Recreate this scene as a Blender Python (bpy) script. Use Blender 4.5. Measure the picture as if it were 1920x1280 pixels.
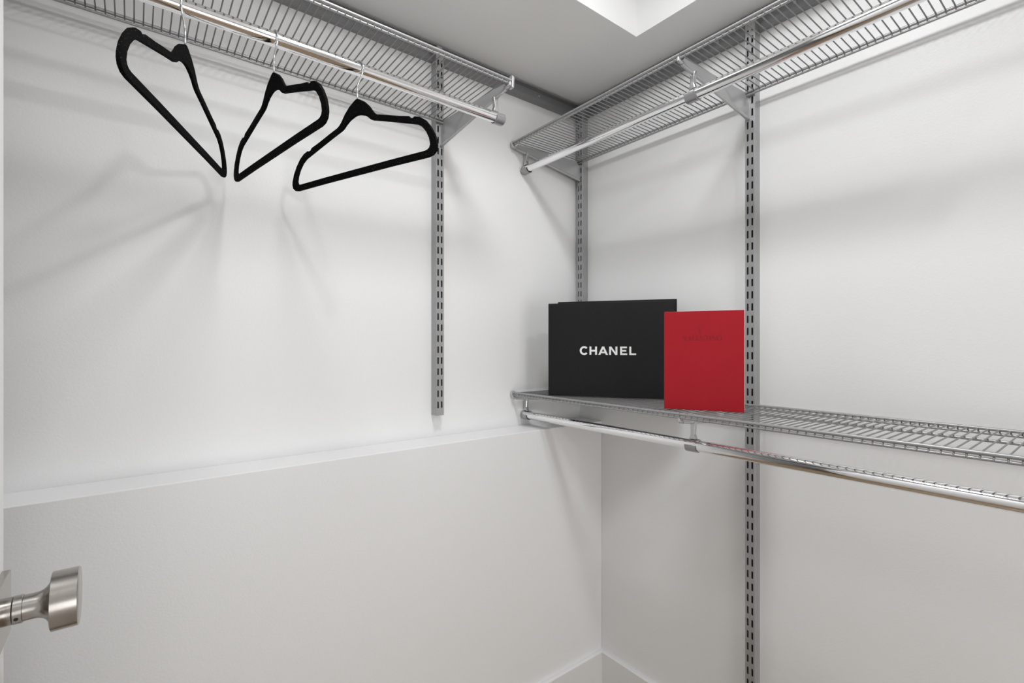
import bpy, bmesh, math
from mathutils import Vector, Matrix

# ------------------------------------------------------------------ clear
for o in list(bpy.data.objects):
    bpy.data.objects.remove(o, do_unlink=True)
scn = bpy.context.scene
COL = scn.collection

# ------------------------------------------------------------------ camera
H = 1.25                                   # camera height over the floor
FPX, HORIZON = 910.05, 643.8               # focal length in pixels of the 1920 px wide frame, horizon row
UX = (0.7891, 0.6143)                      # (right, forward) parts of the X axis
cd = bpy.data.cameras.new('camera')
cam = bpy.data.objects.new('camera', cd)
COL.objects.link(cam)
cd.sensor_fit = 'HORIZONTAL'
cd.sensor_width = 36.0
cd.lens = FPX / 1920 * 36.0
cd.shift_y = (HORIZON - 640.0) / 1920.0
cd.clip_start = 0.02
cam.location = (0, 0, H)
# forward = (UX[1], UX[0]) in the world XY plane
cam.rotation_euler = (math.pi / 2, 0, math.atan2(UX[0], UX[1]) - math.pi / 2)
scn.camera = cam

# ------------------------------------------------------------------ world, lamps, exposure
w = bpy.data.worlds.new('world')
scn.world = w
w.use_nodes = True
w.node_tree.nodes['Background'].inputs[0].default_value = (0.9, 0.95, 1.0, 1)
w.node_tree.nodes['Background'].inputs[1].default_value = 0.3

def lamp(name, loc, size, watts, col, aim=None):
    l = bpy.data.lights.new(name, 'AREA')
    l.shape = 'DISK'
    l.size = size
    l.energy = watts
    l.color = col
    o = bpy.data.objects.new(name, l)
    o.location = loc
    if aim:
        o.rotation_euler = (Vector(aim) - Vector(loc)).to_track_quat('-Z', 'Y').to_euler()
    COL.objects.link(o)
    return o

LAMP_A = (0.47, 0.44)                      # ceiling lamp inside the raised ceiling
LAMP_B = (0.54, -0.47)                     # second ceiling lamp, behind the viewer
LCOL = (0.97, 0.985, 1.0)
la = lamp('ceiling_lamp_light', (LAMP_A[0], LAMP_A[1], H + 1.165), 0.30, 9.2, LCOL)
la.data.spread = math.radians(158)      # a recessed downlight
lamp('ceiling_lamp_light', (LAMP_B[0], LAMP_B[1], H + 1.165), 0.12, 6.0, LCOL, aim=(0.4, 0.9, H + 0.2))
# fill light added behind the viewer, set at a made-up window
wl = lamp('window_fill', (0.2, -2.22, H - 0.42), 1.2, 17.0, (0.97, 0.985, 1.0), aim=(0.2, 1.0, H + 0.05))
wl.data.shape = 'RECTANGLE'
wl.data.size_y = 1.4

vs = scn.view_settings
vs.view_transform = 'Standard'
vs.look = 'None'
vs.exposure = 0.0
vs.gamma = 1.0
vs.use_curve_mapping = False

# ------------------------------------------------------------------ materials
def new_mat(name):
    m = bpy.data.materials.new(name)
    m.use_nodes = True
    return m, m.node_tree, m.node_tree.nodes['Principled BSDF']

def texco(nt, scale=(1, 1, 1)):
    g = nt.nodes.new('ShaderNodeNewGeometry')
    mp = nt.nodes.new('ShaderNodeMapping')
    mp.inputs['Scale'].default_value = scale
    nt.links.new(g.outputs['Position'], mp.inputs['Vector'])
    return mp.outputs['Vector']

def mat_plain(name, col, rough, metal=0.0, spec=0.5, var=0.0, vscale=40.0, bump=0.0, bscale=200.0,
              stretch=(1, 1, 1), sheen=0.0, object_space=False):
    m, nt, b = new_mat(name)
    b.inputs['Base Color'].default_value = (*col, 1)
    b.inputs['Roughness'].default_value = rough
    b.inputs['Metallic'].default_value = metal
    b.inputs['Specular IOR Level'].default_value = spec
    if sheen:
        b.inputs['Sheen Weight'].default_value = sheen
        b.inputs['Sheen Roughness'].default_value = 0.5
    if object_space:
        tc = nt.nodes.new('ShaderNodeTexCoord')
        mp = nt.nodes.new('ShaderNodeMapping')
        mp.inputs['Scale'].default_value = stretch
        nt.links.new(tc.outputs['Object'], mp.inputs['Vector'])
        vec = mp.outputs['Vector']
    else:
        vec = texco(nt, stretch)
    if var:
        n = nt.nodes.new('ShaderNodeTexNoise')
        n.inputs['Scale'].default_value = vscale
        n.inputs['Detail'].default_value = 3
        nt.links.new(vec, n.inputs['Vector'])
        mx = nt.nodes.new('ShaderNodeMix')
        mx.data_type = 'RGBA'
        mx.inputs['A'].default_value = (*[c * (1 - var) for c in col], 1)
        mx.inputs['B'].default_value = (*[min(1, c * (1 + var)) for c in col], 1)
        nt.links.new(n.outputs['Fac'], mx.inputs['Factor'])
        nt.links.new(mx.outputs['Result'], b.inputs['Base Color'])
    if bump:
        n2 = nt.nodes.new('ShaderNodeTexNoise')
        n2.inputs['Scale'].default_value = bscale
        n2.inputs['Detail'].default_value = 2
        nt.links.new(vec, n2.inputs['Vector'])
        bp = nt.nodes.new('ShaderNodeBump')
        bp.inputs['Strength'].default_value = bump
        bp.inputs['Distance'].default_value = 0.001
        nt.links.new(n2.outputs['Fac'], bp.inputs['Height'])
        nt.links.new(bp.outputs['Normal'], b.inputs['Normal'])
    return m

M = {}
M['wall'] = mat_plain('wall_paint', (0.87, 0.87, 0.868), 0.42, spec=0.35, var=0.012, vscale=3.0, bump=0.22, bscale=260)
M['ceiling'] = mat_plain('ceiling_paint', (0.92, 0.92, 0.91), 0.8, spec=0.2, bump=0.1, bscale=300)
M['trim'] = mat_plain('trim_paint', (0.82, 0.815, 0.81), 0.35, spec=0.4)
M['door'] = mat_plain('door_paint', (0.82, 0.82, 0.815), 0.35, spec=0.4)
M['wire'] = mat_plain('shelf_wire_paint', (0.22, 0.22, 0.225), 0.34, metal=0.35, spec=0.5)
M['rail'] = mat_plain('shelf_rail_paint', (0.37, 0.37, 0.375), 0.36, metal=0.4, spec=0.5)
M['steel'] = mat_plain('upright_steel', (0.41, 0.41, 0.415), 0.34, metal=0.45, var=0.06, vscale=25)
M['track'] = mat_plain('track_steel', (0.27, 0.27, 0.275), 0.40, metal=0.4, var=0.06, vscale=18)
M['bracket'] = mat_plain('bracket_steel', (0.50, 0.50, 0.505), 0.30, metal=0.45, var=0.06, vscale=30)
M['hook'] = mat_plain('rod_hook_metal', (0.55, 0.55, 0.56), 0.22, metal=0.8)
M['cap'] = mat_plain('rod_cap_plastic', (0.36, 0.36, 0.37), 0.28, metal=0.5)
M['chrome'] = mat_plain('rod_chrome', (0.90, 0.90, 0.91), 0.07, metal=1.0)
M['wirehook'] = mat_plain('hanger_hook_chrome', (0.88, 0.89, 0.91), 0.12, metal=1.0)
M['screw'] = mat_plain('screw_steel', (0.7, 0.7, 0.7), 0.3, metal=0.8)
M['nickel'] = mat_plain('brushed_nickel', (0.47, 0.445, 0.42), 0.24, metal=1.0, var=0.05, vscale=60, stretch=(14, 1, 1), bump=0.02, bscale=300)
M['dark'] = mat_plain('hole_shade', (0.02, 0.02, 0.02), 0.6)  # near-black in place of the shade inside holes and slots
M['box_black'] = mat_plain('black_card', (0.0100, 0.0100, 0.0110), 0.52, spec=0.28, bump=0.05, bscale=500)
M['box_white'] = mat_plain('white_card', (0.78, 0.78, 0.77), 0.6)
M['print'] = mat_plain('white_print', (0.95, 0.95, 0.95), 0.5)
M['red'] = mat_plain('red_leatherette', (0.39, 0.011, 0.020), 0.5, spec=0.22, var=0.05, vscale=14, bump=0.12, bscale=420)
M['emboss'] = mat_plain('red_emboss_shade', (0.17, 0.006, 0.011), 0.42, spec=0.4)  # the box red darkened, standing in for the shade of the embossing

def velvet():
    m, nt, b = new_mat('black_velvet')
    vec = texco(nt)
    n = nt.nodes.new('ShaderNodeTexNoise')
    n.inputs['Scale'].default_value = 500
    n.inputs['Detail'].default_value = 2
    nt.links.new(vec, n.inputs['Vector'])
    r = nt.nodes.new('ShaderNodeValToRGB')
    r.color_ramp.elements[0].position = 0.66
    r.color_ramp.elements[0].color = (0.0035, 0.0035, 0.0038, 1)
    r.color_ramp.elements[1].position = 0.74
    r.color_ramp.elements[1].color = (0.09, 0.09, 0.09, 1)
    nt.links.new(n.outputs['Fac'], r.inputs['Fac'])
    nt.links.new(r.outputs['Color'], b.inputs['Base Color'])
    b.inputs['Roughness'].default_value = 0.95
    b.inputs['Specular IOR Level'].default_value = 0.08
    return m
M['velvet'] = velvet()

def wood():
    m, nt, b = new_mat('oak_floor')
    vec = texco(nt)
    br = nt.nodes.new('ShaderNodeTexBrick')
    br.inputs['Scale'].default_value = 1.0
    br.inputs['Brick Width'].default_value = 1.1
    br.inputs['Row Height'].default_value = 0.12
    br.inputs['Mortar Size'].default_value = 0.0015
    br.inputs['Color1'].default_value = (0.42, 0.30, 0.19, 1)
    br.inputs['Color2'].default_value = (0.36, 0.25, 0.155, 1)
    br.inputs['Mortar'].default_value = (0.10, 0.065, 0.04, 1)
    nt.links.new(vec, br.inputs['Vector'])
    n = nt.nodes.new('ShaderNodeTexNoise')
    n.inputs['Scale'].default_value = 9
    n.inputs['Detail'].default_value = 5
    nt.links.new(texco(nt, (1, 14, 1)), n.inputs['Vector'])
    mx = nt.nodes.new('ShaderNodeMix')
    mx.data_type = 'RGBA'
    mx.blend_type = 'MULTIPLY'
    mx.inputs['Factor'].default_value = 0.5
    nt.links.new(br.outputs['Color'], mx.inputs['A'])
    nt.links.new(n.outputs['Color'], mx.inputs['B'])
    nt.links.new(mx.outputs['Result'], b.inputs['Base Color'])
    b.inputs['Roughness'].default_value = 0.4
    return m
M['wood'] = wood()

def glow(name, strength):
    m, nt, b = new_mat(name)
    b.inputs['Base Color'].default_value = (0.9, 0.9, 0.9, 1)
    b.inputs['Emission Color'].default_value = (1, 0.985, 0.96, 1)
    b.inputs['Emission Strength'].default_value = strength
    return m
M['glow'] = glow('lamp_and_fill_glow', 1.0)

# ------------------------------------------------------------------ mesh helpers (world coordinates, z measured from the camera height)
class MB:
    def __init__(s):
        s.v, s.f = [], []
    def add(s, vs, fs):
        k = len(s.v)
        s.v += [tuple(p) for p in vs]
        s.f += [tuple(i + k for i in f) for f in fs]
    def box(s, x0, x1, y0, y1, z0, z1):
        s.add([(x, y, z) for x in (x0, x1) for y in (y0, y1) for z in (z0, z1)],
              [(0, 1, 3, 2), (4, 6, 7, 5), (0, 4, 5, 1), (2, 3, 7, 6), (0, 2, 6, 4), (1, 5, 7, 3)])
    def tube(s, path, r, n=8, caps=True, radii=None):
        P = [Vector(p) for p in path]
        t0 = (P[1] - P[0]).normalized()
        ref = Vector((0, 0, 1)) if abs(t0.z) < 0.9 else Vector((1, 0, 0))
        u = t0.cross(ref).normalized()
        rings = []
        for i, p in enumerate(P):
            if i == 0: t = P[1] - P[0]
            elif i == len(P) - 1: t = P[-1] - P[-2]
            else: t = (P[i + 1] - p).normalized() + (p - P[i - 1]).normalized()
            t.normalize()
            u = (u - t * u.dot(t)).normalized()
            v = t.cross(u)
            rr = radii[i] if radii else r
            rings.append([p + (u * math.cos(2 * math.pi * k / n) + v * math.sin(2 * math.pi * k / n)) * rr for k in range(n)])
        vs = [q for ring in rings for q in ring]
        fs = []
        for i in range(len(P) - 1):
            for k in range(n):
                a, b2 = i * n + k, i * n + (k + 1) % n
                fs.append((a, b2, b2 + n, a + n))
        if caps:
            fs.append(tuple(range(n))[::-1])
            fs.append(tuple((len(P) - 1) * n + k for k in range(n)))
        s.add(vs, fs)
    def prism(s, poly, off):
        """poly: list of 3d points (flat), extruded by vector off"""
        n = len(poly)
        off = Vector(off)
        A = [Vector(p) for p in poly]
        s.add(A + [p + off for p in A],
              [tuple(range(n))[::-1], tuple(range(n, 2 * n))] + [(i, (i + 1) % n, (i + 1) % n + n, i + n) for i in range(n)])
    def build(s, name, mat, parent=None, loc=None, bevel=0.0, smooth=False, segs=2, solid=0.0, label=None):
        """vertices are in world coordinates (z from the camera height); the object origin goes to loc or, for a part, stays its parent's"""
        base = Vector(parent.get('_o', (0, 0, 0))) if parent else Vector(loc or (0, 0, 0))
        me = bpy.data.meshes.new(name)
        me.from_pydata([tuple(Vector(p) - base) for p in s.v], [], s.f)
        bm = bmesh.new()
        bm.from_mesh(me)
        bmesh.ops.remove_doubles(bm, verts=bm.verts, dist=1e-6)
        bmesh.ops.recalc_face_normals(bm, faces=bm.faces)
        bm.to_mesh(me)
        bm.free()
        me.materials.append(M[mat])
        if smooth:
            for p in me.polygons: p.use_smooth = True
        o = bpy.data.objects.new(name, me)
        COL.objects.link(o)
        if parent:
            o.parent = parent
        else:
            o.location = base + Vector((0, 0, H))
        if solid:
            md = o.modifiers.new('solid', 'SOLIDIFY')
            md.thickness = solid
            md.offset = 0
        if bevel:
            md = o.modifiers.new('bevel', 'BEVEL')
            md.width = bevel
            md.segments = segs
            md.limit_method = 'ANGLE'
            md.angle_limit = math.radians(40)
        if smooth:
            me.set_sharp_from_angle(angle=math.radians(45))
        if label: o['label'] = label
        o['_o'] = tuple(base)
        return o

def thing(name, label, cat, loc, group=None):
    o = bpy.data.objects.new(name, None)
    o.empty_display_size = 0.05
    COL.objects.link(o)
    o.location = Vector(loc) + Vector((0, 0, H))
    o['_o'] = tuple(loc)
    tag(o, label, cat, group)
    return o

def tag(o, label, cat, group=None):
    o['label'] = label
    o['category'] = cat
    if group: o['group'] = group
    return o

def struct(o):
    o['kind'] = 'structure'
    return o

# ------------------------------------------------------------------ the room
A, B = 1.3094, 1.2713          # right wall plane x = A, left wall plane y = B
BK = 1.1642                    # face of the thicker lower part of the left wall
ZL = -0.2745                   # its ledge
ZC = 0.879                     # lower ceiling
ZT = 1.20                      # raised ceiling
X0, Y0 = -1.35, -2.30          # far sides behind the viewer
RX1, RY1 = 1.136, 0.879        # corner of the raised ceiling
RX0, RY0 = -0.75, -1.95
ZF = -H

m = MB(); m.box(X0 - .1, A + .1, Y0 - .1, B + .1, ZF - .1, ZF)
struct(m.build('floor', 'wood', loc=(0, 0, ZF)))
m = MB(); m.box(X0 - .1, A + .1, B, B + .1, ZF, ZT)
struct(m.build('wall_left', 'wall', loc=(0, B, ZF)))
m = MB(); m.box(A, A + .1, Y0, B, ZF, ZT)
struct(m.build('wall_right', 'wall', loc=(A, 0, ZF)))
m = MB(); m.box(X0, A, BK, B, ZF, ZL)
o = struct(m.build('wall_left_lower', 'wall', loc=(0, BK, ZF), bevel=0.002))
m = MB(); m.box(X0 - .1, X0, Y0, B, ZF, ZT)
struct(m.build('wall_behind_door', 'wall', loc=(X0, 0, ZF)))
m = MB(); m.box(X0 - .1, A + .1, Y0 - .1, Y0, ZF, ZT)
struct(m.build('wall_back', 'wall', loc=(0, Y0, ZF)))
# ceiling: lower band round a raised middle
m = MB()
m.box(X0, A, RY1, B, ZC, ZT)
m.box(RX1, A, Y0, RY1, ZC, ZT)
m.box(X0, RX0, Y0, RY1, ZC, ZT)
m.box(RX0, RX1, Y0, RY0, ZC, ZT)
m.box(X0 - .1, A + .1, Y0 - .1, B + .1, ZT, ZT + .08)
struct(m.build('ceiling', 'ceiling', loc=(0, 0, ZC)))
# front partition that carries the door
m = MB(); m.box(X0, -0.10, -0.13, -0.03, ZF, ZC)
struct(m.build('wall_front', 'wall', loc=(0, -0.08, ZF)))

# added, unseen window (frame, glowing pane) that goes with the fill light
wx, wz, ww, wh = .2, -.42, 1.2, 1.4
m = MB()
for x0, x1, z0, z1 in ((wx - ww / 2 - .07, wx - ww / 2, wz - wh / 2 - .07, wz + wh / 2 + .07), (wx + ww / 2, wx + ww / 2 + .07, wz - wh / 2 - .07, wz + wh / 2 + .07),
                       (wx - ww / 2, wx + ww / 2, wz - wh / 2 - .07, wz - wh / 2), (wx - ww / 2, wx + ww / 2, wz + wh / 2, wz + wh / 2 + .07)):
    m.box(x0, x1, Y0, Y0 + .03, z0, z1)
win = struct(m.build('fill_window', 'trim', loc=(wx, Y0, wz - wh / 2)))
m = MB(); m.box(wx - ww / 2, wx + ww / 2, Y0 + .001, Y0 + .006, wz - wh / 2, wz + wh / 2)
m.build('fill_pane', 'glow', win)

# baseboards with a bevelled top
BT, BBZ = 0.017, -1.0766
m = MB()
m.prism([(X0, BK, ZF), (X0, BK - BT, ZF), (X0, BK - BT, BBZ - .004), (X0, BK - BT + .006, BBZ), (X0, BK, BBZ)], (A - X0, 0, 0))
struct(m.build('baseboard_left', 'trim', loc=(0, BK, ZF)))
m = MB()
m.prism([(A, Y0, ZF), (A - BT, Y0, ZF), (A - BT, Y0, BBZ - .004), (A - BT + .006, Y0, BBZ), (A, Y0, BBZ)], (0, BK - BT - Y0, 0))
struct(m.build('baseboard_right', 'trim', loc=(A, 0, ZF)))

# ------------------------------------------------------------------ door leaf, open, with its knob
DX = -0.110
m = MB(); m.box(DX - .036, DX, -0.025, 0.743, ZF + .012, ZF + 2.03)
door = struct(m.build('door_1', 'door', loc=(DX, 0.36, ZF + .012), bevel=0.0015))
KY, KZ = 0.7015, -0.2715
m = MB(); m.box(DX, DX + .007, KY - .032, KY + .032, KZ - .032, KZ + .032)
m.build('rose_plate', 'nickel', door, bevel=0.0008, label='square brushed nickel rose plate')
def lathe_x(mb, prof, y, z, n=48):
    mb.tube([(x, y, z) for x, r in prof], 1, n, radii=[r for x, r in prof])
m = MB(); lathe_x(m, [(DX + .006, .0135), (DX + .0125, .0135)], KY, KZ)
m.build('spindle_neck', 'nickel', door, smooth=True)
m = MB(); lathe_x(m, [(DX + .0132, .0138), (DX + .0205, .0138)], KY, KZ)
col = m.build('set_screw_collar', 'nickel', door, smooth=True, bevel=0.0004)
# set screw hole: dark recess on the collar, towards the camera
ang = math.radians(-20)
hy, hz = KY - .0138 * math.cos(ang), KZ + .0138 * math.sin(ang)
m = MB(); m.tube([(DX + .0165, hy + .004, hz + .0014), (DX + .0165, hy - .0002, hz - .0001)], .0018, 16)
m.build('set_screw', 'dark', door)
kx0, kx1 = -0.0685, -0.0462
prof = [(DX + .0206, .0128), (DX + .029, .0126), (DX + .032, .0129), (DX + .035, .0140), (DX + .0375, .0160), (DX + .0395, .0190), (kx0 - .0003, .0225)]
m = MB(); lathe_x(m, prof, KY, KZ)
m.build('knob_shank', 'nickel', door, smooth=True)
m = MB(); lathe_x(m, [(kx0, .0285), (kx0 + .0006, .0297), (kx1 - .0008, .0297), (kx1, .0288)], KY, KZ)
m.build('knob', 'nickel', door, smooth=True)

# ------------------------------------------------------------------ ceiling lamps (in the raised ceiling, out of view)
def ceiling_lamp(x, y, r, label):
    t = thing('ceiling_lamp', label, 'lamp', (x, y, ZT))
    m = MB(); m.tube([(x, y, ZT), (x, y, ZT - .02)], r + .012, 40); m.build('lamp_base', 'trim', t)
    m = MB(); m.tube([(x, y, ZT - .02), (x, y, ZT - .030)], r, 40, radii=[r, r * .92]); m.build('diffuser', 'glow', t, smooth=True)
ceiling_lamp(*LAMP_A, .15, 'round white ceiling lamp in the raised ceiling, next to the shelves')
ceiling_lamp(*LAMP_B, .07, 'small round white ceiling lamp in the raised ceiling, towards the room entrance')

# ------------------------------------------------------------------ frames along a wall: s runs along the wall, d away from it
def L(s, d, z): return (s, B - d, z)
def R(s, d, z): return (A - d, s, z)

# ------------------------------------------------------------------ hang tracks under the ceiling
def hang_track(fr, s0, s1, label, screws):
    t = thing('hang_track', label, 'track', fr((s0 + s1) / 2, 0, .822), 'steel hang tracks under the ceiling')
    prof = [(0, .822), (.0130, .822), (.0130, .8255), (.0110, .8275), (.0115, .8405), (.0025, .8435), (.0025, .8680),
            (.0170, .8700), (.0170, .8735), (0, .8735)]
    m = MB()
    a0 = [fr(s0, d, z) for d, z in prof]
    off = Vector(fr(s1, 0, 0)) - Vector(fr(s0, 0, 0))
    m.prism(a0, off)
    m.build('rail_profile', 'track', t)
    for s in screws:
        m = MB(); m.tube([fr(s, .0025, .854), fr(s, .0060, .854)], .0042, 14, radii=[.0042, .0032])
        sc = m.build('screw', 'screw', t)
        m = MB(); m.tube([fr(s, .0058, .854), fr(s, .0062, .854)], .0012, 4)
        m.build('screw_slot', 'dark', sc)
    return t
hang_track(L, -1.3, A - .012, 'grey steel hang track screwed along the top of the wall with the hangers', [1.105, .70, .30, -.10])
hang_track(R, -.05, B - .0, 'grey steel hang track screwed along the top of the wall behind the boxes', [.5235, .7275, .9323, 1.1368])

# ------------------------------------------------------------------ slotted uprights
SDP = .028                     # depth of an upright
def upright(fr, s0, s1, z0, z1, phase, label):
    t = thing('slotted_upright', label, 'upright', fr((s0 + s1) / 2, 0, z0), 'slotted steel uprights on the walls')
    m = MB()
    W = s1 - s0
    ss = [0, W * .5 - .0083, W * .5 - .0036, W * .5 + .0036, W * .5 + .0083, W]
    P = .032
    zs = [z0]
    k = math.ceil((z0 + .004 - phase) / P)
    slots = []
    while phase + k * P + .01 < z1 - .003:
        c = phase + k * P
        if c - .010 > z0 + .003:
            slots.append((c - .010, c - .0085, c + .0085, c + .010))
            zs += list(slots[-1])
        k += 1
    zs.append(z1)
    inside = lambda z: any(a <= z <= d for a, b2, c2, d in slots)
    for i in range(len(zs) - 1):
        za, zb = zs[i], zs[i + 1]
        zm = (za + zb) / 2
        full = any(b2 <= zm <= c2 for a, b2, c2, d in slots)
        lo = any(a <= zm <= b2 for a, b2, c2, d in slots)
        hi = any(c2 <= zm <= d for a, b2, c2, d in slots)
        for j in range(5):
            sa, sb = s0 + ss[j], s0 + ss[j + 1]
            if j in (1, 3):
                if full: continue
                if lo or hi:      # rounded slot ends: corner triangles
                    c = .0016
                    if lo:
                        m.add([fr(sa, SDP, za), fr(sa + c, SDP, za), fr(sa, SDP, zb)], [(0, 1, 2)])
                        m.add([fr(sb, SDP, za), fr(sb - c, SDP, za), fr(sb, SDP, zb)], [(0, 1, 2)])
                    else:
                        m.add([fr(sa, SDP, zb), fr(sa + c, SDP, zb), fr(sa, SDP, za)], [(0, 1, 2)])
                        m.add([fr(sb, SDP, zb), fr(sb - c, SDP, zb), fr(sb, SDP, za)], [(0, 1, 2)])
                    continue
            m.add([fr(sa, SDP, za), fr(sb, SDP, za), fr(sb, SDP, zb), fr(sa, SDP, zb)], [(0, 1, 2, 3)])
    m.build('slotted_face', 'steel', t, solid=.0014)
    for s, sg in ((s0, 1), (s1, -1)):
        m = MB()
        sa, sb = sorted((s, s + sg * .0014))
        q = [fr(sa, 0.0005, z0), fr(sb, 0.0005, z0), fr(sb, SDP, z0), fr(sa, SDP, z0)]
        m.prism(q, (0, 0, z1 - z0))
        m.build('side_flange', 'steel', t)
    for s in (s0 + .0006, s1 - .0006):
        m = MB(); m.tube([fr(s, SDP - .0004, z0), fr(s, SDP - .0004, z1)], .0014, 8)
        m.build('rounded_edge', 'steel', t, smooth=True)
    # dark sheet behind the slots, in place of the shade inside the channel
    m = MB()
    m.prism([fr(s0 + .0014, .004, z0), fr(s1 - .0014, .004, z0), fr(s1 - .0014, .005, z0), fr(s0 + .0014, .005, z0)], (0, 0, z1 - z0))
    m.build('slot_shade', 'dark', t)
    # top hook over the hang track
    m = MB()
    m.prism([fr(s0 + .004, .010, z1 - .03), fr(s1 - .004, .010, z1 - .03), fr(s1 - .004, SDP, z1 - .03), fr(s0 + .004, SDP, z1 - .03)], (0, 0, .036))
    m.build('track_hook', 'steel', t)
    return t
upright(L, .6890, .7145, -.209, .858, .5261, 'grey slotted steel upright on the wall with the hangers')
upright(R, 1.2310, 1.2555, -.209, .858, .5326, 'grey slotted steel upright in the corner, rising behind the black box')
upright(R, .6120, .6365, -H + .02, .858, .5759, 'tall grey slotted steel upright beside the red box, running down to the floor')

# ------------------------------------------------------------------ wire shelves
RW = .0014                     # wire radius
def wire_shelf(fr, s0, s1, zt, label, pitch, seam=None, first=None):
    """zt = top of the front rail; the deck wires run from the wall to the front and bend down at both edges"""
    D0, D1 = .034, .3235
    t = thing('wire_shelf', label, 'shelf', fr((s0 + s1) / 2, D0, zt), 'ventilated wire shelves')
    rr, r2, gap = .0034, .0027, .0086
    zr = zt - rr
    zd = zr + .0005            # deck wire centre line passes over the support rail
    def rail(name, sA, sB, d, z, r=rr):
        m = MB(); m.tube([fr(sA, d, z), fr(sB, d, z)], r, 10)
        return m.build(name, 'rail', t, smooth=True)
    segs = [(s0, s1)] if seam is None else [(s0, seam - .0006), (seam + .0006, s1)]
    for sA, sB in segs:
        rail('front_rail', sA, sB, D1, zr)
        rail('front_rail', sA, sB, D1 - .0005, zr - gap, r2)
    rail('back_rail', s0, s1, D0, zr)
    rail('back_rail', s0, s1, D0 + .0005, zr - gap, r2)
    rail('support_rail', s0, s1, .157, zr - .0030 - RW, .0030)
    # one deck wire, shared by every copy
    base = Vector(t['_o'])
    m = MB()
    sc = (s0 + s1) / 2
    m.tube([fr(sc, D0 - .0022, zr - gap - .001), fr(sc, D0 + .0006, zr - .0020), fr(sc, D0 + .005, zd - .0005),
            fr(sc, D1 - .005, zd - .0005), fr(sc, D1 - .0006, zr - .0020), fr(sc, D1 + .0022, zr - gap - .001)], RW, 6)
    w0 = m.build('wire', 'wire', t, smooth=True)
    d1 = Vector(fr(1, 0, 0)) - Vector(fr(0, 0, 0))
    s = (first if first is not None else s1 - .010)
    while s - pitch > s0: s -= pitch
    n = 0
    while s < s1 - .003:
        o = w0 if n == 0 else w0.copy()
        if n: COL.objects.link(o)
        o.location = d1 * (s - sc)
        s += pitch
        n += 1
    return t
PW = .0146
shelf_l = wire_shelf(L, -1.25, .735, .6530, 'grey wire shelf over the rod with the three hangers', .01476, first=.2509)
shelf_u = wire_shelf(R, -.02, 1.2610, .6655, 'grey wire shelf high on the wall, above the shelf with the boxes', .01460, seam=.6400, first=.5819)
shelf_d = wire_shelf(R, -.02, 1.2610, -.1580, 'grey wire shelf carrying the black box and the red box', .01470, seam=.6400, first=.5819)

# front end caps of the shelves
def end_cap(fr, s, sg, zt, t, up=.009):
    m = MB()
    sa, sb = sorted((s, s + sg * .007))
    poly = [fr(sa, .313, zt - .021), fr(sa, .327, zt - .021), fr(sa, .329, zt + up - .005), fr(sa, .326, zt + up), fr(sa, .315, zt + up)]
    m.prism(poly, Vector(fr(sb, 0, 0)) - Vector(fr(sa, 0, 0)))
    m.build('end_cap', 'bracket', t, bevel=0.0012)
end_cap(L, .735, 1, .6530, shelf_l)
end_cap(R, 1.2610, 1, .6655, shelf_u, .0015)
end_cap(R, 1.2610, 1, -.1580, shelf_d, .0015)

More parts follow.
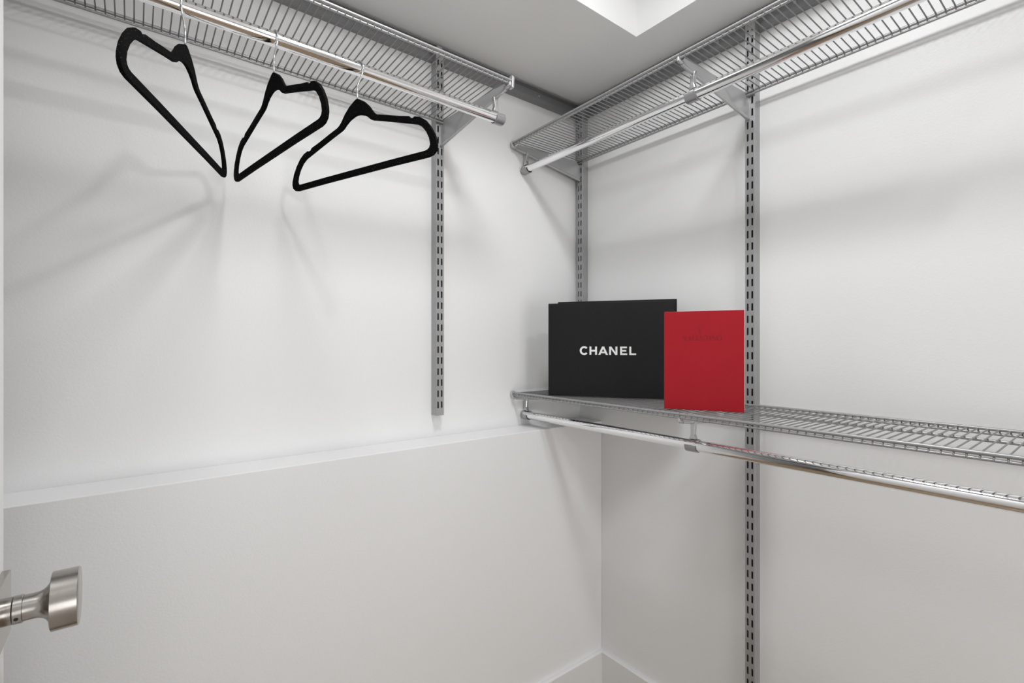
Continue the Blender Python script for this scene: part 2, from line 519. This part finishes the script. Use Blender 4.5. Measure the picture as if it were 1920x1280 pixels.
# ------------------------------------------------------------------ brackets with rod hooks
ROD_D = .273                   # rod centre from the wall
def bracket(fr, sb, st, zt, drop, zrod, label, closed=False, sg=1, span=(-.014, .014)):
    """sb / st: place along the wall at the upright and at the front tip; tapered web with a folded lower edge"""
    t = thing('shelf_bracket', label, 'bracket', fr(sb, SDP, zt - drop), 'tapered shelf brackets with rod hooks')
    za = zt - .0145
    dA, dB = SDP + .001, .318
    def S(d): return sb + (st - sb) * (d - dA) / (dB - dA)
    def zlow(d): return (zt - drop) + (zt - .0235 - (zt - drop)) * (d - dA) / (dB - dA)
    T = .0012
    m = MB()
    poly = [(dA, zt - drop), (dB - .004, zlow(dB - .004)), (dB, zlow(dB) + .004), (dB, zt - .0185), (dB - .006, za), (dB - .012, zt - .0072), (.180, zt - .0072), (.174, zt - .0190), (.142, zt - .0230), (.130, zt - .0072), (.046, zt - .0072), (.040, zt - .0190), (dA, zt - .0190)]
    vs = [fr(S(d) - T, d, z) for d, z in poly] + [fr(S(d) + T, d, z) for d, z in poly]
    n = len(poly)
    m.add(vs, [tuple(range(n)), tuple(range(n, 2 * n))] + [(i, (i + 1) % n, (i + 1) % n + n, i + n) for i in range(n)])
    m.build('web', 'bracket', t)
    # folded lower edge
    m = MB()
    m.tube([fr(S(dA + .002), dA + .002, zt - drop + .001), fr(S(dB - .003), dB - .003, zlow(dB - .003) + .001)], .0042, 10)
    m.build('folded_edge', 'bracket', t, smooth=True)
    # front clip that grips the lower rail
    m = MB()
    m.tube([fr(st, dB - .010, zt - .0205), fr(st, dB + .005, zt - .0205), fr(st, dB + .0110, zt - .0185), fr(st, dB + .0120, zt - .012)], .0042, 10,
           radii=[.0030, .0044, .0042, .0022])
    m.build('front_clip', 'bracket', t, smooth=True)
    # two tongues in the slots
    for z in (zt - drop + .010, zt - .024):
        m = MB(); m.prism([fr(sb - T, SDP - .006, z - .007), fr(sb + T, SDP - .006, z - .007), fr(sb + T, dA + .003, z - .007), fr(sb - T, dA + .003, z - .007)], (0, 0, .014))
        m.build('tongue', 'bracket', t)
    # rod hook: an arm from the web down to a curved saddle round the rod
    sh = S(ROD_D)
    zz = zlow(ROD_D) + .004
    arm = [(ROD_D - .002, .0085, zz), (ROD_D - .001, .0062, zz - .010), (ROD_D, .0052, zrod + .026), (ROD_D, .0095, zrod + .0140)]
    vs, fs = [], []
    for d, hw, z in arm:
        vs += [fr(sh - hw, d - .0055, z), fr(sh + hw, d - .0055, z), fr(sh + hw, d + .0050, z), fr(sh - hw, d + .0050, z)]
    for i in range(3):
        for k in range(4):
            fs.append((i * 4 + k, i * 4 + (k + 1) % 4, i * 4 + (k + 1) % 4 + 4, i * 4 + k + 4))
    fs += [(3, 2, 1, 0), (12, 13, 14, 15)]
    m = MB(); m.add(vs, fs)
    hk = m.build('rod_hook', 'hook', t, bevel=.0022)
    m = MB()
    R1, R2 = .0137, .0158
    a0, a1 = (110, 368) if not closed else (95, 455)     # angle in the d-z plane, 0 = towards the room, 90 = up
    N = 26
    ring = []
    for i in range(N + 1):
        an = math.radians(a0 + (a1 - a0) * i / N)
        c, s2 = math.cos(an), math.sin(an)
        ring.append([fr(sh + span[0], ROD_D + R1 * c, zrod + R1 * s2), fr(sh + span[1], ROD_D + R1 * c, zrod + R1 * s2),
                     fr(sh + span[1], ROD_D + R2 * c, zrod + R2 * s2), fr(sh + span[0], ROD_D + R2 * c, zrod + R2 * s2)])
    vs = [p for r in ring for p in r]
    fs = [(i * 4 + k, i * 4 + (k + 1) % 4, i * 4 + (k + 1) % 4 + 4, i * 4 + k + 4) for i in range(N) for k in range(4)]
    fs += [(0, 1, 2, 3), (N * 4 + 3, N * 4 + 2, N * 4 + 1, N * 4)]
    m.add(vs, fs)
    m.build('rod_saddle', 'cap', hk, smooth=True)
    return t
ZRL, ZRU, ZRD = .5735, .5830, -.2385
bracket(L, .7060, .7270, .6530, .079, ZRL, 'grey tapered steel bracket at the end of the shelf over the hangers', span=(-.004, .020))
bracket(R, 1.2420, 1.2560, .6655, .074, ZRU, 'grey tapered steel bracket in the corner under the end of the high shelf', span=(-.016, .010))
bracket(R, .6290, .6410, .6655, .074, ZRU, 'grey tapered steel bracket halfway along the high shelf, on the tall upright')
bracket(R, 1.2420, 1.2560, -.1580, .045, ZRD, 'grey steel bracket in the corner under the shelf with the boxes', span=(-.016, .010))
bracket(R, .6290, .6400, -.1580, .045, ZRD, 'grey steel bracket under the shelf below the red box')

# ------------------------------------------------------------------ closet rods
def rod(fr, parts, z, label, cap=None, sg=1):
    s0 = min(p[0] for p in parts); s1 = max(p[1] for p in parts)
    t = thing('closet_rod', label, 'rod', fr((s0 + s1) / 2, ROD_D, z - .013), 'chrome closet rods')
    for sa, sb, r in parts:
        m = MB(); m.tube([fr(sa, ROD_D, z), fr(sb, ROD_D, z)], r, 40)
        m.build('tube', 'chrome', t, smooth=True)
    if cap:
        m = MB(); m.tube([fr(cap[0], ROD_D, z), fr(cap[1], ROD_D, z)], .0136, 32)
        m.build('end_cap', 'cap', t, smooth=True, bevel=.0008)
    return t
rod(L, [(-1.25, .738, .0131)], ZRL, 'shiny chrome closet rod with three black hangers hanging from it', cap=(.738, .7475))
rod(R, [(-.02, .6430, .0131), (.6430, 1.2585, .0118)], ZRU, 'shiny chrome closet rod under the high shelf, empty, above the boxes', cap=(1.2585, 1.266))
rod(R, [(-.02, .6380, .0131), (.6380, 1.2600, .0124)], ZRD, 'shiny chrome closet rod under the shelf with the boxes', cap=(1.2600, 1.267))

# ------------------------------------------------------------------ velvet hangers
HO = [(0, -.0645), (.006, -.0665), (.022, -.0755), (.036, -.088), (.047, -.102), (.053, -.1075), (.060, -.1115), (.088, -.1195), (.121, -.1295),
      (.146, -.1360), (.1505, -.1405), (.1565, -.1420), (.1612, -.1402), (.174, -.1440), (.188, -.1535), (.200, -.1675),
      (.210, -.1840), (.2150, -.1990), (.2155, -.2070), (.2130, -.2150), (.2060, -.2205), (.1950, -.2225), (.100, -.2215)]
HI = [(0, -.0965), (.009, -.0975), (.023, -.1020), (.034, -.1085), (.041, -.1145), (.048, -.1180), (.076, -.1260), (.115, -.1380), (.152, -.1495), (.168, -.1545),
      (.180, -.1620), (.191, -.1745), (.1985, -.1890), (.2010, -.2010), (.1985, -.2070), (.1940, -.2100), (.1870, -.2113), (.100, -.2105)]
def mirror(h):
    return h + [(-x, z) for x, z in h[::-1] if x > 1e-6]
def hanger_mesh():
    cu = bpy.data.curves.new('hanger_outline', 'CURVE')
    cu.dimensions = '2D'
    cu.fill_mode = 'BOTH'
    cu.extrude = .0017
    cu.bevel_depth = .0011
    cu.bevel_resolution = 1
    for h in (HO, HI):
        pts = mirror(h)
        sp = cu.splines.new('POLY')
        sp.points.add(len(pts) - 1)
        for p, (x, z) in zip(sp.points, pts): p.co = (x, z, 0, 1)
        sp.use_cyclic_u = True
    o = bpy.data.objects.new('hanger_outline', cu)
    COL.objects.link(o)
    dg = bpy.context.evaluated_depsgraph_get()
    me = bpy.data.meshes.new_from_object(o.evaluated_get(dg))
    bpy.data.objects.remove(o, do_unlink=True)
    me.transform(Matrix.Rotation(math.pi / 2, 4, 'X'))     # curve y becomes z
    me.materials.clear()
    me.materials.append(M['velvet'])
    me.name = 'hanger_body'
    return me
HM = hanger_mesh()
def hook_mesh():
    m = MB()
    r, Rk = .0018, .0176
    cz = .0131 + r - Rk
    path = [(0, -.0690), (0, -.0440), (.0008, -.0350), (.0035, -.0300), (.0120, -.0185), (.0160, -.0115)]
    for k in range(17):
        an = math.radians(-18 + k * 13.2)
        path.append((Rk * math.cos(an), cz + Rk * math.sin(an)))
    m.tube([(u, 0, z) for u, z in path], r, 10)
    me = bpy.data.meshes.new('hanger_hook')
    me.from_pydata(m.v, [], m.f)
    for p in me.polygons: p.use_smooth = True
    me.materials.append(M['wirehook'])
    return me
KM = hook_mesh()
def hanger(x, yaw, label):
    t = thing('velvet_hanger', label, 'hanger', (x, B - ROD_D, ZRL), 'black velvet hangers on the rod')
    t.rotation_euler = (0, 0, yaw)
    for nm, me in (('hanger_body', HM), ('hook', KM)):
        o = bpy.data.objects.new(nm, me)
        COL.objects.link(o)
        o.parent = t
    return t
def yaw(deg):       # deg: swing of the room-side shoulder towards the corner; local +x points to the room
    return -math.pi / 2 + math.radians(deg)
hanger(.0690, yaw(-23.3), 'black velvet hanger turned away from the corner, hanging farthest from the rod end')
hanger(.2080, yaw(9.0), 'black velvet hanger hanging between the two other hangers on the rod')
hanger(.3680, yaw(20.7), 'black velvet hanger hanging nearest the capped end of the rod')

# ------------------------------------------------------------------ lettering from flat polygons (unit cap height)
def stroke(p, q, wd):
    """slanted stroke with horizontal cuts: p, q = centre at bottom / top, wd = horizontal width"""
    return [(p[0] - wd / 2, p[1]), (p[0] + wd / 2, p[1]), (q[0] + wd / 2, q[1]), (q[0] - wd / 2, q[1])]
def rect(x0, x1, y0, y1): return [(x0, y0), (x1, y0), (x1, y1), (x0, y1)]
def arcs(cx, cy, rx, ry, wx, wy, a0, a1, n=28):
    out = []
    for i in range(n):
        t0, t1 = [math.radians(a0 + (a1 - a0) * (i + k) / n) for k in (0, 1)]
        out.append([(cx + (rx - wx) * math.cos(t0), cy + (ry - wy) * math.sin(t0)), (cx + rx * math.cos(t0), cy + ry * math.sin(t0)),
                    (cx + rx * math.cos(t1), cy + ry * math.sin(t1)), (cx + (rx - wx) * math.cos(t1), cy + (ry - wy) * math.sin(t1))])
    return out
def sans_word():
    W = .225
    L_ = []
    def put(x, polys): L_.append([[(px + x, py) for px, py in p] for p in polys])
    put(0.0, arcs(.53, .5, .54, .54, W, W, 42, 318))
    put(1.18, [rect(0, W, 0, 1), rect(.675, .90, 0, 1), rect(W, .675, .395, .605)])
    put(2.24, [stroke((.125, 0), (.575, 1), .25), stroke((1.025, 0), (.575, 1), .25), rect(.30, .85, .20, .39)])
    put(3.53, [rect(0, W, 0, 1), rect(.745, .97, 0, 1), [(0.0, 1), (.25, 1), (.97, 0), (.72, 0)]])
    put(4.82, [rect(0, W, 0, 1), rect(W, .78, .80, 1), rect(W, .71, .41, .60), rect(W, .82, 0, .20)])
    put(5.88, [rect(0, W, 0, 1), rect(W, .78, 0, .20)])
    return L_
def serif_word():
    tk, th = .15, .05
    se = lambda x0, x1, y: rect(x0, x1, y, y + .045)
    V = [stroke((.42, 0), (.13, 1), tk), stroke((.42, 0), (.74, 1), th), se(0, .28, .955), se(.6, .86, .955)]
    Aa = [stroke((.14, 0), (.42, 1), th), stroke((.72, 0), (.42, 1), tk), rect(.22, .6, .32, .37), se(.02, .28, 0), se(.58, .88, 0)]
    Ll = [rect(.1, .1 + tk, 0, 1), se(0, .62, 0), se(0, .34, .955), rect(.57, .62, 0, .25)]
    Ee = [rect(.1, .1 + tk, 0, 1), se(0, .62, 0), se(0, .60, .955), rect(.2, .48, .49, .535), rect(.57, .62, 0, .24), rect(.55, .6, .78, 1)]
    Nn = [rect(.1, .1 + th, 0, 1), rect(.80, .80 + th, 0, 1), [(.06, 1), (.24, 1), (.85, 0), (.78, 0)], se(0, .26, 0), se(.66, .98, .955)]
    Tt = [rect(.30, .30 + tk, 0, 1), rect(0, .75, .95, 1), rect(0, .05, .76, 1), rect(.70, .75, .76, 1), se(.2, .55, 0)]
    Ii = [rect(.1, .1 + tk, 0, 1), se(0, .35, 0), se(0, .35, .955)]
    Oo = arcs(.46, .5, .46, .52, .15, .05, 0, 360)
    seq = [(V, .86), (Aa, .90), (Ll, .70), (Ee, .72), (Nn, 1.04), (Tt, .82), (Ii, .42), (Nn, 1.04), (Oo, .95)]
    out, x = [], 0
    for g, adv in seq:
        out.append([[(px + x, py) for px, py in p] for p in g])
        x += adv + .03
    return out, x

class Face:
    """a vertical panel: origin at its lower corner, u along it, n out of it (towards the room)"""
    def __init__(s, p0, deg, z):
        s.o = Vector((p0[0], p0[1], z))
        an = math.radians(deg)
        s.u = Vector((math.cos(an), math.sin(an), 0))
        s.n = Vector((math.sin(an), -math.cos(an), 0))
        if s.n.dot(s.o) > 0: s.n = -s.n
    def p(s, u, z, d=0): return s.o + s.u * u + Vector((0, 0, z)) + s.n * d
    def slab(s, u0, u1, z0, z1, d0, d1):
        m = MB()
        m.prism([s.p(u0, z0, d0), s.p(u1, z0, d0), s.p(u1, z1, d0), s.p(u0, z1, d0)], s.n * (d1 - d0))
        return m
def lettering(face, glyphs, name, mat, parent, u, z, hgt, d, thick, ku=1.0, label=None):
    for g in glyphs:
        m = MB()
        for i, poly in enumerate(g):
            m.prism([face.p(u + x * hgt * ku, z + y * hgt, d) for x, y in poly], face.n * (thick * (1 + .03 * (i % 2))))
        m.build(name, mat, parent)

DECK = -.1580 + .0003          # top of the deck wires under the boxes
# ------------------------------------------------------------------ black box, standing on its long side
f = Face((1.0005, 1.1045), -56.56, DECK)
WB, HB = .3660, .2795
t = thing('gift_box', 'black cardboard box with white lettering standing on the wire shelf', 'box', f.p(WB / 2, 0))
m = f.slab(0, WB, .0, HB, -.034, 0); m.build('box_front', 'box_black', t, bevel=.0016, segs=3)
m = f.slab(.022, WB + .0072, .0, HB + .0072, -.084, -.0345); m.build('box_back', 'box_black', t, bevel=.0012)
lettering(f, sans_word(), 'letter', 'print', t, .0975, .1244, .0243, .0, .0003, ku=1.0125)

# ------------------------------------------------------------------ red box
f2 = Face((1.0155, .7034), -62.5, DECK)
WR, HR = .1760, .2345
t = thing('gift_box', 'red leather-look flat box with embossed lettering standing in front of the black box', 'box', f2.p(WR / 2, 0))
m = f2.slab(0, WR, 0, HR, -.016, 0); m.build('box_lid', 'red', t, bevel=.0010)
m = f2.slab(.004, WR + .0012, .003, HR - .0035, -.026, -.0163); m.build('box_tray', 'box_white', t, bevel=.0006)
gl, wd = serif_word()
hg = .0108
lettering(f2, gl, 'embossed_letter', 'emboss', t, .0443, .1652, hg, -.00005, .00022, ku=.0852 / (wd * hg))
# small emblem over the word: a narrow V over a short bar
em = [[stroke((.40, 0), (.12, 1), .16), stroke((.40, 0), (.70, 1), .07), rect(.0, .25, .95, 1), rect(.56, .84, .95, 1), rect(.02, .80, -.30, -.22)]]
lettering(f2, em, 'embossed_emblem', 'emboss', t, .0785, .1835, .0085, -.00005, .00022, ku=1.0)

for o in bpy.data.objects:
    if '_o' in o: del o['_o']
